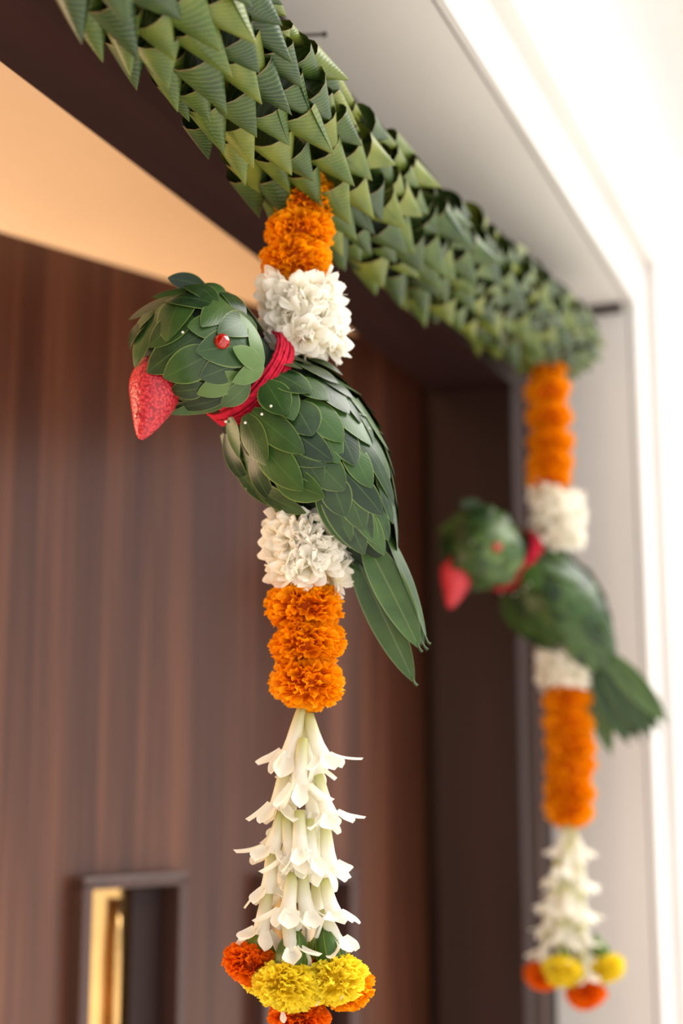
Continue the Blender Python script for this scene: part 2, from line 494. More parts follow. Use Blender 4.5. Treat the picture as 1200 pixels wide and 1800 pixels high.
# outer face lies at local y = 0; thickness goes to +y or -y depending on side of camera
side = 1 if (DMI @ CAM).y > 0 else -1
def dbox(x0, x1, d0, d1, z0, z1, bevel=0.0):
    ya, yb = sorted((-side * d0, -side * d1))
    return box_mesh('door_piece', x0, x1, ya, yb, z0, z1, bevel)
xs = [0.0]
bm = bmesh.new()
def addb(x0, x1, d0, d1, z0, z1):
    m = dbox(x0, x1, d0, d1, z0, z1); bm.from_mesh(m); bpy.data.meshes.remove(m)
cur = 0.0
for (x0, x1, zt) in slots:
    addb(cur, x0, 0, DTH, 0.01, DT)
    addb(x0, x1, 0, DTH, zt, DT)
    addb(x0, x1, 0, DTH, 0.01, ZB)
    cur = x1
addb(cur, DWID, 0, DTH, 0.01, DT)
me = bpy.data.meshes.new('door_panel'); bm.to_mesh(me); bm.free()
obj('panel', me, M_DOOR, door)
for (x0, x1, zt) in slots:
    f = bpy.data.objects.new('slot_frame', None); COL.objects.link(f); f.parent = door
    w = 0.016
    for nm, b in (('moulding', (x0 - 0.006, x0 + w - 0.006, -0.026, 0.03, ZB, zt)), ('moulding', (x1 - w + 0.006, x1 + 0.006, -0.026, 0.03, ZB, zt)),
                  ('moulding', (x0 - 0.006, x1 + 0.006, -0.026, 0.03, zt - w + 0.006, zt + 0.006)), ('moulding', (x0 - 0.006, x1 + 0.006, -0.026, 0.03, ZB - 0.006, ZB + w - 0.006))):
        obj(nm, dbox(*b, bevel=0.003), M_MOULD, f)
    obj('brass_plate', dbox(x0, x1, 0.018, 0.034, ZB, zt), M_BRASS, f)
    xm = x0 + (x1 - x0) * 0.54
    pts = [Vector((xm, -side * 0.010, ZB + 0.02 + (zt - ZB - 0.045) * i / 10)) for i in range(11)]
    obj('brass_rod', tube('brass_rod', pts, [0.006] + [0.008] * 9 + [0.005], 12), M_BRASS, f)
    xd = x0 + (x1 - x0) * 0.06
    obj('dark_fillet', dbox(x0 + 0.014, x0 + (x1 - x0) * 0.42, 0.004, 0.018, ZB, zt - 0.012, 0.002), M_FRAME, f)

# nail driven into the white soffit
p = at_y(528, 58, 0.545)
nl = thing('nail', 'small dark iron nail sticking out beside the leaf garland below the white soffit', 'nail', p)
obj('shank', tube('shank', [Vector((0.028, -0.014, 0.010)), Vector((-0.004, 0.03, 0.0))], 0.0016, 8), M_NAIL, nl)
obj('head', tube('head', [Vector((0.0290, -0.0146, 0.0103)), Vector((0.0282, -0.0142, 0.0100))], 0.0032, 10), M_NAIL, nl)

# ------------------------------------------------------------------ leaf rope on the lintel
def cone_mesh(seed):   # y = outward side, cut away at the mouth; z = towards the tip
    rnd = random.Random(seed)
    Lc = 0.056 * rnd.uniform(0.9, 1.12)
    rx, ry = 0.0205 * rnd.uniform(0.9, 1.12), 0.0160 * rnd.uniform(0.8, 1.2)
    nseg, nr = 18, 5
    obl = rnd.uniform(-0.004, 0.004); obl2 = rnd.uniform(-0.003, 0.006)
    turn = 2 * PI * 1.16
    ph = rnd.uniform(0, 2 * PI)
    verts, faces, uvs = [], [], []
    for i in range(nr + 1):
        f = i / nr
        for j in range(nseg + 1):
            th = ph + turn * j / nseg
            sp = 1 + 0.10 * (j / nseg)
            k = (1 - f) ** 0.95
            z0 = obl * math.cos(th) + 0.019 * (0.35 + 0.65 * math.sin(th)) + obl2
            x = rx * k * sp * math.cos(th); y = ry * k * sp * math.sin(th)
            # slightly keeled towards the tip
            z = z0 * (1 - f) + Lc * f
            verts.append((x + 0.003 * f * f, y, z))
            uvs.append((j / nseg, f))
    W = nseg + 1
    for i in range(nr):
        for j in range(nseg):
            faces.append((i * W + j, i * W + j + 1, (i + 1) * W + j + 1, (i + 1) * W + j))
    return mesh('leaf_cone', verts, faces, True, uvs)
CONES = [cone_mesh(100 + i) for i in range(9)]
for c in CONES:
    c.materials.append(M_CONE)

RY = 0.490
ctrl_px = [(150, -190), (285, -40), (408, 104), (545, 262), (650, 348), (750, 430), (855, 500), (955, 570), (985, 592)]
ctrl = [at_y(u, v, RY) for u, v in ctrl_px]
path = [Vector(p) for p in catmull([tuple(c) for c in ctrl], 200)]
cum = [0]
for a, b in zip(path[:-1], path[1:]):
    cum.append(cum[-1] + (b - a).length)
total = cum[-1]
def rope_at(s):
    s = max(0, min(total - 1e-6, s))
    lo = 0
    for i in range(len(cum) - 1):
        if cum[i + 1] >= s:
            lo = i; break
    f = (s - cum[lo]) / (cum[lo + 1] - cum[lo])
    return path[lo].lerp(path[lo + 1], f), (path[lo + 1] - path[lo]).normalized()
rope_org = path[100]
rope = thing('leaf_garland', 'thick green garland of rolled pointed leaf cones along the door lintel', 'garland', rope_org)
core = tube('rope_core', [p - rope_org for p in path[::5]], 0.030, 12)
obj('rope_core', core, M_CORE, rope)
rnd = random.Random(5)
cands = []
RS = 0.0315
nrings = int(total / RS)
for i in range(nrings + 2):
    s = min(i * RS, total - 0.001)
    c, T = rope_at(s)
    endf = max(0.0, (i - nrings + 2) / 3.0)
    e0 = Vector((0, 0, 1)); e0 = (e0 - T * e0.dot(T)).normalized()
    e1 = T.cross(e0)
    n_ar = 11
    for j in range(n_ar):
        a = 2 * PI * (j + 0.5 * (i % 2)) / n_ar + rnd.uniform(-0.10, 0.10)
        e = e0 * math.cos(a) + e1 * math.sin(a)
        if e.y > 0.72 and endf == 0:      # side pressed against the door frame
            continue
        ax = (e * rnd.uniform(0.25, 0.60) + T * rnd.uniform(0.70, 0.95) + Vector((rnd.uniform(-.2, .2), rnd.uniform(-.15, .15), -0.38 + rnd.uniform(-.18, .18)))).normalized()
        pos = c + e * (0.038 + rnd.uniform(-0.003, 0.004)) * (1 - 0.4 * endf) + T * rnd.uniform(-0.004, 0.004)
        xw = T.cross(e).normalized()
        zz = ax; xx = (xw - zz * xw.dot(zz)).normalized()
        xx = Quaternion(zz, rnd.uniform(-0.5, 0.5)) @ xx
        yy = zz.cross(xx)
        if yy.dot(e) < 0:
            xx = -xx; yy = -yy
        rot = Matrix((xx, yy, zz)).transposed()
        view = (pos - CAM)
        facing = -e.dot(view.normalized())
        d = view.length
        # inside the frame?
        vv = view.dot(FWD)
        up = FWD.cross(RV) * -1
        pu = 600 + FPX * view.dot(RV) / vv
        pv = 900 - FPX * view.dot(RV.cross(FWD)) / vv
        seen = (-60 < pu < 1260) and (-60 < pv < 1860) and facing > -0.35
        score = (1 / d if seen else 0.0) * (1.0 + 0.6 * max(-0.4, facing))
        cands.append((score, pos - rope_org, rot, rnd.randrange(len(CONES)), rnd.uniform(0.9, 1.12)))
cands.sort(key=lambda t: -t[0])
for k, (sc, pos, rot, ci, scl) in enumerate(cands[:300]):
    obj('leaf_cone', CONES[ci], None, rope, pos, rot.to_quaternion(), scl)
verts, faces, uvs = [], [], []
for (sc, pos, rot, ci, scl) in cands[300:]:
    me = CONES[ci]; off = len(verts)
    uvl = [None] * len(me.vertices)
    for lp in me.loops:
        uvl[lp.vertex_index] = tuple(me.uv_layers[0].data[lp.index].uv)
    for v, q in zip(me.vertices, uvl):
        verts.append(pos + rot @ (v.co * scl)); uvs.append(q)
    for f in me.polygons:
        faces.append(tuple(x + off for x in f.vertices))
if verts:
    st = obj('leaf_cones', mesh('leaf_cones', verts, faces, True, uvs), M_CONE, rope)
    st['kind'] = 'stuff'

# ------------------------------------------------------------------ flowers
def marigold_mesh(seed, n=250, squash=0.74, flat_top=False):
    """unit radius ruffled pompon, axis z, open face down (-z)"""
    rnd = random.Random(seed)
    verts, faces, uvs = [], [], []
    # inner ball
    seg, rings = 14, 8
    for i in range(rings + 1):
        th = PI * i / rings
        for j in range(seg):
            a = 2 * PI * j / seg
            verts.append((0.62 * math.sin(th) * math.cos(a), 0.62 * math.sin(th) * math.sin(a), 0.62 * math.cos(th) * squash))
            uvs.append((0.5, 0.0))
    for i in range(rings):
        for j in range(seg):
            faces.append((i * seg + j, (i + 1) * seg + j, (i + 1) * seg + (j + 1) % seg, i * seg + (j + 1) % seg))
    ga = PI * (3 - math.sqrt(5))
    for k in range(n):
        zz = 1 - 2 * (k + 0.5) / n
        rr = math.sqrt(1 - zz * zz)
        a = ga * k
        d = Vector((rr * math.cos(a), rr * math.sin(a), zz))
        d = (d + Vector((rnd.gauss(0, .09), rnd.gauss(0, .09), rnd.gauss(0, .09)))).normalized()
        s = d.orthogonal().normalized()
        s = Quaternion(d, rnd.uniform(0, 2 * PI)) @ s
        m = d.cross(s)
        Rp = rnd.uniform(0.86, 1.06)
        w1 = rnd.uniform(0.12, 0.21)
        curl = rnd.uniform(-0.22, 0.22); ruf = rnd.uniform(0.03, 0.075); ph = rnd.uniform(0, 6.28)
        na, nb = 3, 6
        off = len(verts)
        for ia in range(na + 1):
            f = ia / na
            for ib in range(nb + 1):
                b = ib / nb * 2 - 1
                w = 0.05 + (w1 - 0.05) * f ** 0.8
                rad = 0.5 + (Rp - 0.5) * f * (1 - 0.10 * b * b) + (0.02 * math.sin(5.5 * b + ph) if ia == na else 0)
                p = d * rad + s * (b * w) + m * (curl * f * f * (1 - 0.4 * abs(b)) + ruf * f * math.sin(b * 4.4 + ph))
                verts.append((p.x, p.y, p.z * squash)); uvs.append((ib / nb, f))
        Wd = nb + 1
        for ia in range(na):
            for ib in range(nb):
                faces.append((off + ia * Wd + ib, off + ia * Wd + ib + 1, off + (ia + 1) * Wd + ib + 1, off + (ia + 1) * Wd + ib))
    return mesh('marigold', verts, faces, True, uvs)

def dup_mesh(me, mat):
    c = me.copy(); c.materials.clear(); c.materials.append(mat); return c
_mb = [marigold_mesh(11, 330, 0.74), marigold_mesh(12, 350, 0.72), marigold_mesh(13, 320, 0.77)]
MG_O = [dup_mesh(m, M_ORANGE) for m in _mb]
MG_D = [dup_mesh(m, M_ORANGE2) for m in _mb]
MG_Y = [dup_mesh(m, M_YELLOW) for m in _mb]

def calyx_mesh():
    """green ribbed cup, unit: top z=1, opens at z=0"""
    verts, faces, uvs = [], [], []
    prof = [(0.0, 0.50), (0.25, 0.52), (0.55, 0.46), (0.85, 0.32), (1.0, 0.16), (1.25, 0.13)]
    seg = 20
    for i, (z, r) in enumerate(prof):
        for j in range(seg):
            a = 2 * PI * j / seg
            rr = r * (1 + 0.05 * math.cos(a * 8))
            verts.append((rr * math.cos(a), rr * math.sin(a), z)); uvs.append(((j * 4 / seg) % 1.0, i / 5))
    for i in range(len(prof) - 1):
        for j in range(seg):
            faces.append((i * seg + j, i * seg + (j + 1) % seg, (i + 1) * seg + (j + 1) % seg, (i + 1) * seg + j))
    faces.append(tuple((len(prof) - 1) * seg + j for j in range(seg)))
    return mesh('calyx', verts, faces, True, uvs)
CALYX = calyx_mesh(); CALYX.materials.append(M_CALYX)

def add_petal(verts, faces, uvs, origin, d, s, L, w, droop, cup, nA=5, nB=4, v0=0.2, tipround=0.5):
    """blunt petal from origin along d, width axis s"""
    m = d.cross(s)
    off = len(verts)
    for ia in range(nA + 1):
        f = min(1 - (1 - ia / nA) ** 1.7, 0.997)
        prof = (0.45 + 0.55 * math.sin(PI * min(1, f * 0.9) ** 0.8)) * math.sqrt(max(0.0, 1 - max(0, (f - 0.6) / 0.4) ** 2.2)) if f > 0.6 else (0.40 + 0.60 * (f / 0.6) ** 0.8)
        prof = max(prof, 0.10)
        for ib in range(nB + 1):
            b = ib / nB * 2 - 1
            p = origin + d * (L * f) + s * (b * w * prof) + m * (droop * L * f * f + cup * w * (b * b))
            verts.append(tuple(p)); uvs.append((ib / nB, v0 + (1 - v0) * f))
    W = nB + 1
    for ia in range(nA):
        for ib in range(nB):
            faces.append((off + ia * W + ib, off + ia * W + ib + 1, off + (ia + 1) * W + ib + 1, off + (ia + 1) * W + ib))

def blossom_mesh(seed):
    """small double white blossom, unit length, axis +z outwards from the thread"""
    rnd = random.Random(seed)
    verts, faces, uvs = [], [], []
    seg = 8
    prof = [(0.0, 0.07), (0.3, 0.09), (0.55, 0.12)]
    for i, (z, r) in enumerate(prof):
        for j in range(seg):
            a = 2 * PI * j / seg
            verts.append((r * math.cos(a), r * math.sin(a), z)); uvs.append((0.5, i * 0.1))
    for i in range(2):
        for j in range(seg):
            faces.append((i * seg + j, i * seg + (j + 1) % seg, (i + 1) * seg + (j + 1) % seg, (i + 1) * seg + j))
    for whorl, (n, tilt, L, w, z0) in enumerate(((6, 0.95, 0.52, 0.19, 0.50), (5, 0.55, 0.54, 0.20, 0.50), (3, 0.22, 0.46, 0.16, 0.55))):
        for k in range(n):
            a = 2 * PI * (k + 0.5 * whorl) / n + rnd.uniform(-.2, .2)
            tl = tilt + rnd.uniform(-.16, .16)
            rad = Vector((math.cos(a), math.sin(a), 0))
            d = (rad * math.sin(tl) + Vector((0, 0, math.cos(tl)))).normalized()
            s = Vector((-math.sin(a), math.cos(a), 0))
            add_petal(verts, faces, uvs, rad * 0.07 + Vector((0, 0, z0)), d, s, L * rnd.uniform(.85, 1.12), w * rnd.uniform(.85, 1.1),
                      rnd.uniform(-.25, .15), rnd.uniform(-0.5, 0.1), 5, 4)
    return mesh('white_blossom', verts, faces, True, uvs)
BLOS = [blossom_mesh(40 + i) for i in range(5)]
for b in BLOS:
    b.materials.append(M_WPETAL)

def floret_mesh(seed):
    """tuberose floret, z from 0 (stalk end) to 1 (mouth), petals beyond; x,y in the same unit (one tube length)"""
    rnd = random.Random(seed)
    verts, faces, uvs = [], [], []
    seg = 12
    bx, by = rnd.uniform(-.05, .05), rnd.uniform(-.05, .05)
    prof = [(-0.02, 0.04), (0.0, 0.085), (0.15, 0.105), (0.4, 0.125), (0.65, 0.135), (0.85, 0.155), (1.0, 0.185)]
    for i, (z, r) in enumerate(prof):
        c = Vector((bx * math.sin(PI * z), by * math.sin(PI * z), z))
        for j in range(seg):
            a = 2 * PI * j / seg
            verts.append((c.x + r * math.cos(a), c.y + r * math.sin(a), c.z)); uvs.append((0.5, min(1, max(0, z) * 1.1 + 0.05)))
    for i in range(len(prof) - 1):
        for j in range(seg):
            faces.append((i * seg + j, i * seg + (j + 1) % seg, (i + 1) * seg + (j + 1) % seg, (i + 1) * seg + j))
    for k in range(6):
        a = 2 * PI * k / 6 + rnd.uniform(-.15, .15)
        tl = rnd.choice([0.22, 0.38, 0.5, 0.75]) + rnd.uniform(-.1, .1)
        rad = Vector((math.cos(a), math.sin(a), 0))
        d = (rad * math.sin(tl) + Vector((0, 0, math.cos(tl)))).normalized()
        s = Vector((-math.sin(a), math.cos(a), 0))
        add_petal(verts, faces, uvs, rad * 0.13 + Vector((0, 0, 0.90)), d, s, rnd.uniform(.44, .60), rnd.uniform(.16, .21),
                  rnd.uniform(-.35, .10), rnd.uniform(-0.55, -0.2), 8, 4, v0=0.85)
    return mesh('tuberose_floret', verts, faces, True, uvs)
FLOR = [floret_mesh(60 + i) for i in range(7)]
for b in FLOR:
    b.materials.append(M_TUBE)

ROTZ = -(PI / 2 - PSI)          # local x = image right, local y = away from the camera

def make_garland(label, D, thread_px, marigolds, bands, florets, ring, seed, fscale, petals=()):
    """marigolds: (u,v,r_px) | bands: (u_top,v_top,u_bot,v_bot,r_px,layers,per) | florets: (u0,v0,u1,v1,n) | ring: (u,v,n,r_px,kind,calyx)"""
    rnd = random.Random(seed)
    u0, v0 = thread_px[-1]
    org = at_depth(u0, v0, D)
    g = thing('flower_garland', label, 'garland', org, ROTZ, 'flower strings hanging from the lintel')
    Mi = (Matrix.Translation(org) @ Matrix.Rotation(ROTZ, 4, 'Z')).inverted()
    def P(u, v, n=0):
        s = px_size(D, v)
        return Mi @ at_depth(u, v, D - n * s)
    th = [P(u, v) for u, v in thread_px]
    obj('thread', tube('thread', th, 0.0012, 6), M_THREAD, g)
    for (u, v, r) in marigolds:
        s = px_size(D, v)
        q = Quaternion((1, 0, 0), rnd.uniform(-.22, .22)) @ Quaternion((0, 1, 0), rnd.uniform(-.16, .16)) @ Quaternion((0, 0, 1), rnd.uniform(0, 6.28))
        obj('marigold', rnd.choice(MG_O), None, g, P(u, v), q, r * s * 1.02)
    for (ua, va, ub, vb, r, layers, per) in bands:
        for i in range(layers):
            f = (i + 0.5) / layers
            u = ua + (ub - ua) * f; v = va + (vb - va) * f
            s = px_size(D, v)
            for k in range(per):
                a = 2 * PI * (k + 0.5 * (i % 2)) / per + rnd.uniform(-.2, .2)
                el = rnd.uniform(-.25, .25)
                d = Vector((math.cos(a) * math.cos(el), math.sin(a) * math.cos(el), math.sin(el)))
                q = d.to_track_quat('Z', 'Y') @ Quaternion((0, 0, 1), rnd.uniform(0, 6.28))
                obj('white_blossom', rnd.choice(BLOS), None, g, P(u, v) + Vector((0, 0, rnd.uniform(-4, 4) * s)), q, r * s * rnd.uniform(0.92, 1.08))
    for (ua, va, ub, vb, n) in florets:
        a = P(ua, va, n * 0.75); b = P(ub, vb, n)
        ln = (b - a).length
        q = (b - a).to_track_quat('Z', 'Y') @ Quaternion((0, 0, 1), rnd.uniform(0, 6.28))
        wsc = fscale * px_size(D, va)
        obj('tuberose_floret', rnd.choice(FLOR), None, g, a, q, (wsc, wsc, (ln * 0.55 + wsc * 0.45)))
    for (u, v, n, r, kind, cal) in ring:
        s = px_size(D, v)
        out = P(u, v, n) - P(u0, v, 0); out.z = 0
        tilt = 0.32 if out.length > 1e-3 else 0
        axd = (Vector((0, 0, 1)) - out.normalized() * 0.30 if tilt else Vector((0, 0, 1))).normalized()
        q = axd.to_track_quat('Z', 'Y') @ Quaternion((0, 0, 1), rnd.uniform(0, 6.28))
        me = rnd.choice({'o': MG_O, 'd': MG_D, 'y': MG_Y}[kind])
        mg = obj('marigold', me, None, g, P(u, v, n), q, r * s * 1.02)
        mg['label'] = {'o': 'orange marigold', 'd': 'deep orange marigold', 'y': 'yellow marigold'}[kind] + ' of the tassel'
        if cal:
            obj('calyx', CALYX, None, mg, Vector((0, 0, 0.55)), None, 0.95)
        else:
            obj('calyx', CALYX, None, mg, Vector((0, 0, 0.5)), None, 0.7)
    for (u, v, n, a) in petals:
        vv, ff, uu = [], [], []
        sz = 20 * px_size(D, v)
        add_petal(vv, ff, uu, Vector((0, 0, 0)), Vector((math.cos(a), -0.3, math.sin(a))).normalized(), Vector((-math.sin(a), 0, math.cos(a))), sz, sz * 0.3, 0.3, -0.4, 5, 4, v0=0.8)
        obj('fallen_petal', mesh('fallen_petal', vv, ff, True, uu), M_WPETAL, g, P(u, v, n))
    return g

FL = [  # top u,v -> mouth u,v, n towards camera
    (531, 1243, 507, 1330, 12), (503, 1345, 490, 1410, 8), (494, 1428, 480, 1482, 18), (476, 1490, 472, 1556, 14), (474, 1558, 460, 1634, 20),
    (533, 1298, 527, 1386, 34), (526, 1425, 528, 1484, 40), (502, 1434, 512, 1500, 30), (513, 1535, 507, 1586, 44), (503, 1608, 510, 1652, 48),
    (533, 1530, 541, 1598, 26),
    (543, 1256, 568, 1330, 16), (560, 1362, 577, 1424, 18), (572, 1450, 578, 1508, 22), (570, 1545, 582, 1588, 24), (566, 1600, 582, 1636, 28),
    (536, 1262, 540, 1350, -14), (546, 1350, 552, 1428, -28), (520, 1380, 508, 1450, -30), (552, 1450, 556, 1520, -30), (506, 1480, 500, 1550, -36),
    (556, 1545, 560, 1612, -34), (545, 1440, 548, 1500, 30),
]
RING = [(440, 1692, 6, 50, 'd', 0), (505, 1733, 52, 60, 'y', 1), (590, 1722, 42, 56, 'y', 1), (612, 1738, -14, 48, 'o', 0),
        (526, 1790, 6, 56, 'd', 0), (548, 1706, -60, 54, 'o', 0), (470, 1716, -50, 50, 'y', 0)]
near = make_garland('large sharp string of orange marigolds and white flowers holding the nearer parrot', 1.20,
    [(530, 280), (531, 470), (536, 640), (540, 880), (538, 1050), (540, 1230), (537, 1780)],
    [(534, 350, 60), (527, 409, 61), (520, 458, 62), (535, 1066, 69), (541, 1132, 66), (540, 1199, 66)],
    [(526, 510, 538, 610, 80, 4, 10), (540, 922, 545, 1010, 80, 4, 10)],
    FL, RING, 3, 94, ((586, 1754, 66, 0.3), (496, 1778, 62, -1.4), (545, 1768, 58, 0.5)))

fm = lambda u: 1001 + (u - 537) * 0.60
fv = lambda v: 1445 + (v - 1240) * 0.575
FAR_FL = [(fm(a), fv(b), fm(c), fv(d), n * 0.62) for a, b, c, d, n in FL]
FAR_FL.append((1022, 1672, 1034, 1712, 40))
DF = 2.03
far = make_garland('smaller blurred string of orange marigolds and white flowers holding the parrot farther back', DF,
    [(957, 600), (968, 850), (990, 1140), (1000, 1440), (1008, 1720)],
    [(959, 640, 40), (962, 688, 40), (965, 733, 40), (967, 777, 41), (966, 815, 41), (964, 843, 40),
     (998, 1230, 45), (1000, 1270, 46), (1002, 1310, 45), (1002, 1350, 45), (1001, 1390, 45), (999, 1423, 44)],
    [(976, 870, 980, 958, 50, 5, 10), (992, 1142, 996, 1196, 52, 4, 10)],
    FAR_FL, [(952, 1716, 10, 32, 'd', 0), (988, 1708, 34, 37, 'y', 0), (1064, 1702, 26, 34, 'y', 1), (1030, 1746, 24, 36, 'd', 0), (1012, 1706, -36, 34, 'o', 0)], 8, 54)

# ------------------------------------------------------------------ parrots
def leaf_mesh(B, T, nrm, width, bend=0.0, cross=0.0, nA=12, nB=6, pa=0.60, pb=0.78, fold=0.0, wav=0.0, twist=0.0):
    """one leaf blade from B (stalk) to T (tip); nrm points off the surface; cross>0 curls the edges down; slightly thick"""
    d = T - B; L = d.length; d = d / L
    n = (nrm - d * nrm.dot(d)).normalized()
    s = d.cross(n)
    mx = (pa / (pa + pb)) ** pa * (pb / (pa + pb)) ** pb
    verts, faces, uvs = [], [], []
    for ia in range(nA + 1):
        f = ia / nA
        ff = min(max(f, 0.03), 0.992)
        hw = 0.5 * width * (ff ** pa * (1 - ff) ** pb) / mx
        tw = twist * (f - 0.4)
        s2 = s * math.cos(tw) + n * math.sin(tw); n2 = n * math.cos(tw) - s * math.sin(tw)
        for ib in range(nB + 1):
            b = ib / nB * 2 - 1
            p = B + d * (L * f) + s2 * (b * hw) + n2 * (bend * 4 * f * (1 - f) - cross * b * b * (hw / (0.5 * width)) + fold * abs(b) * hw) + n * (wav * math.sin(7 * f + 2 * b))
            verts.append(p); uvs.append((ib / nB, f))
    W = nB + 1
    for ia in range(nA):
        for ib in range(nB):
            faces.append((ia * W + ib, ia * W + ib + 1, (ia + 1) * W + ib + 1, (ia + 1) * W + ib))
    return mesh('leaf', verts, faces, True, uvs)

SPX = px_size(1.20, 900)
P_ORG = at_depth(535, 770, 1.20)
P_INV = (Matrix.Translation(P_ORG) @ Matrix.Rotation(ROTZ, 4, 'Z')).inverted()
def q3(u, v, n):
    return P_INV @ at_depth(u, v, 1.20 - n * SPX)

BODY = catmull([(428, 662, 32, 76), (470, 702, 20, 96), (528, 762, 4, 122), (585, 842, -4, 106), (632, 925, -6, 66), (668, 995, -8, 26)], 40)
HEAD = catmull([(432, 662, 34, 76), (392, 634, 62, 92), (346, 606, 84, 100), (304, 612, 98, 74), (276, 640, 104, 44)], 32)

def hfield(sp, u, v):
    best = None; near_d = 1e9; near_n = 0
    for (cu, cv, cn, r) in sp:
        d = math.hypot(u - cu, v - cv)
        if d < r:
            h = cn + math.sqrt(r * r - d * d)
            if best is None or h > best:
                best = h
        if d - r < near_d:
            near_d = d - r; near_n = cn
    return best if best is not None else near_n

def hnormal(sp, u, v, lim=1.7):
    e = 7
    gu = (hfield(sp, u + e, v) - hfield(sp, u - e, v)) / (2 * e)
    gv = (hfield(sp, u, v + e) - hfield(sp, u, v - e)) / (2 * e)
    g = math.hypot(gu, gv)
    if g > lim:
        gu *= lim / g; gv *= lim / g
    return Vector((-gu, -1, gv)).normalized()   # local (x right, y away, z up)

def Z4(zx, zy): return (360 + zx * .3667, 580 + zy * .3667)
BODY_LEAVES = [  # zoom coords base -> tip, width, layer
    (350, 118, 465, 188, 100, 4), (345, 92, 514, 160, 70, 2), (335, 200, 508, 300, 135, 3.2), (440, 158, 640, 255, 95, 2.2), (520, 148, 660, 216, 60, 1.5),
    (430, 230, 594, 335, 120, 2.2), (290, 245, 388, 408, 135, 5), (345, 240, 424, 434, 120, 4), (555, 265, 692, 400, 135, 1.9), (590, 252, 710, 326, 70, 1.3),
    (690, 338, 746, 446, 85, 1.2), (700, 322, 767, 415, 50, 1.0), (425, 345, 515, 507, 160, 2.6), (500, 365, 664, 536, 140, 1.8), (640, 398, 802, 555, 105, 1.2),
    (225, 388, 477, 592, 125, 4.2), (375, 455, 614, 630, 120, 2.2), (645, 485, 722, 652, 135, 1.1), (365, 575, 588, 650, 85, 2.0), (190, 408, 295, 648, 125, 4.4),
    (122, 418, 165, 615, 95, 3.6), (112, 525, 228, 755, 115, 2.2), (95, 535, 200, 770, 80, 1.0), (280, 558, 470, 770, 155, 2.4), (250, 645, 333, 836, 105, 1.4),
    (380, 715, 575, 800, 140, 1.2), (540, 635, 670, 768, 140, 1.4), (690, 565, 800, 758, 125, 1.0), (700, 715, 852, 890, 115, 1.6), (742, 548, 908, 850, 75, 0.8),
    (805, 540, 884, 758, 70, 0.5), (612, 738, 672, 895, 125, 0.9), (850, 775, 902, 930, 60, 0.3), (722, 795, 800, 1015, 85, 0.9), (260, 735, 485, 878, 115, 0.4),
    (670, 735, 762, 965, 130, 0.4), (745, 398, 814, 548, 55, 0.7), (560, 470, 640, 640, 130, 0.6), (470, 600, 560, 740, 120, 0.5), (820, 850, 880, 1010, 80, 0.2),
    (600, 840, 700, 1010, 110, 0.2), (614, 764, 764, 1077, 150, 0.3), (728, 843, 826, 1028, 90, 1.4), (180, 640, 330, 850, 120, 0.3), (580, 780, 690, 1040, 120, 0.1), (760, 880, 860, 1080, 90, 0.4)]
HEAD_LEAVES = [  # px base -> tip, width, layer, pale?
    (442, 608, 345, 618, 64, 3.6, 1), (455, 640, 409, 611, 32, 5.0, 1), (414, 530, 354, 574, 52, 4.0, 1), (440, 566, 383, 587, 48, 3.8, 1), (392, 577, 329, 574, 46, 2.6, 1),
    (374, 538, 290, 529, 52, 2.4, 0), (322, 528, 294, 600, 58, 1.8, 0), (346, 594, 258, 655, 54, 1.2, 0), (368, 624, 287, 664, 54, 1.5, 0), (284, 546, 237, 646, 44, 0.8, 0),
    (295, 526, 226, 562, 28, 1.6, 0), (326, 510, 267, 523, 24, 1.2, 0), (352, 500, 295, 488, 30, 1.4, 0), (374, 527, 321, 503, 38, 2.6, 0), (392, 520, 343, 503, 30, 2.8, 0),
    (424, 550, 379, 510, 30, 3.2, 0), (456, 632, 420, 550, 26, 3.8, 1), (457, 642, 437, 577, 28, 4.4, 1), (412, 662, 346, 693, 36, 2.6, 1), (457, 645, 408, 672, 30, 4.6, 1),
    (432, 676, 389, 714, 34, 4.6, 1), (354, 680, 300, 687, 34, 1.2, 0), (388, 699, 306, 716, 26, 1.4, 0), (390, 710, 298, 728, 22, 0.4, 0), (256, 570, 228, 617, 24, 0.4, 0),
    (266, 552, 236, 592, 24, 0.6, 0), (352, 646, 284, 690, 44, 0.6, 0), (330, 560, 262, 610, 50, 0.9, 0), (412, 640, 352, 664, 46, 1.4, 0)]
TAIL_NEAR = [(638, 944, 736, 1138, 62, 14, 0.2), (618, 962, 727, 1198, 58, -10, -0.2), (668, 915, 750, 1126, 40, 4, 1.1), (652, 950, 744, 1134, 56, -4, 0.5), (640, 930, 712, 1100, 54, -30, 0.1)]
TAIL_FAR = [(612, 950, 668, 1198, 62, -6, 0.0), (632, 944, 716, 1172, 70, 8, 0.1), (648, 932, 778, 1156, 72, 14, 0.1), (664, 920, 822, 1118, 70, 10, 0.3), (655, 930, 800, 1140, 66, -12, 0.2),
            (640, 940, 745, 1165, 66, -20, 0.0)]

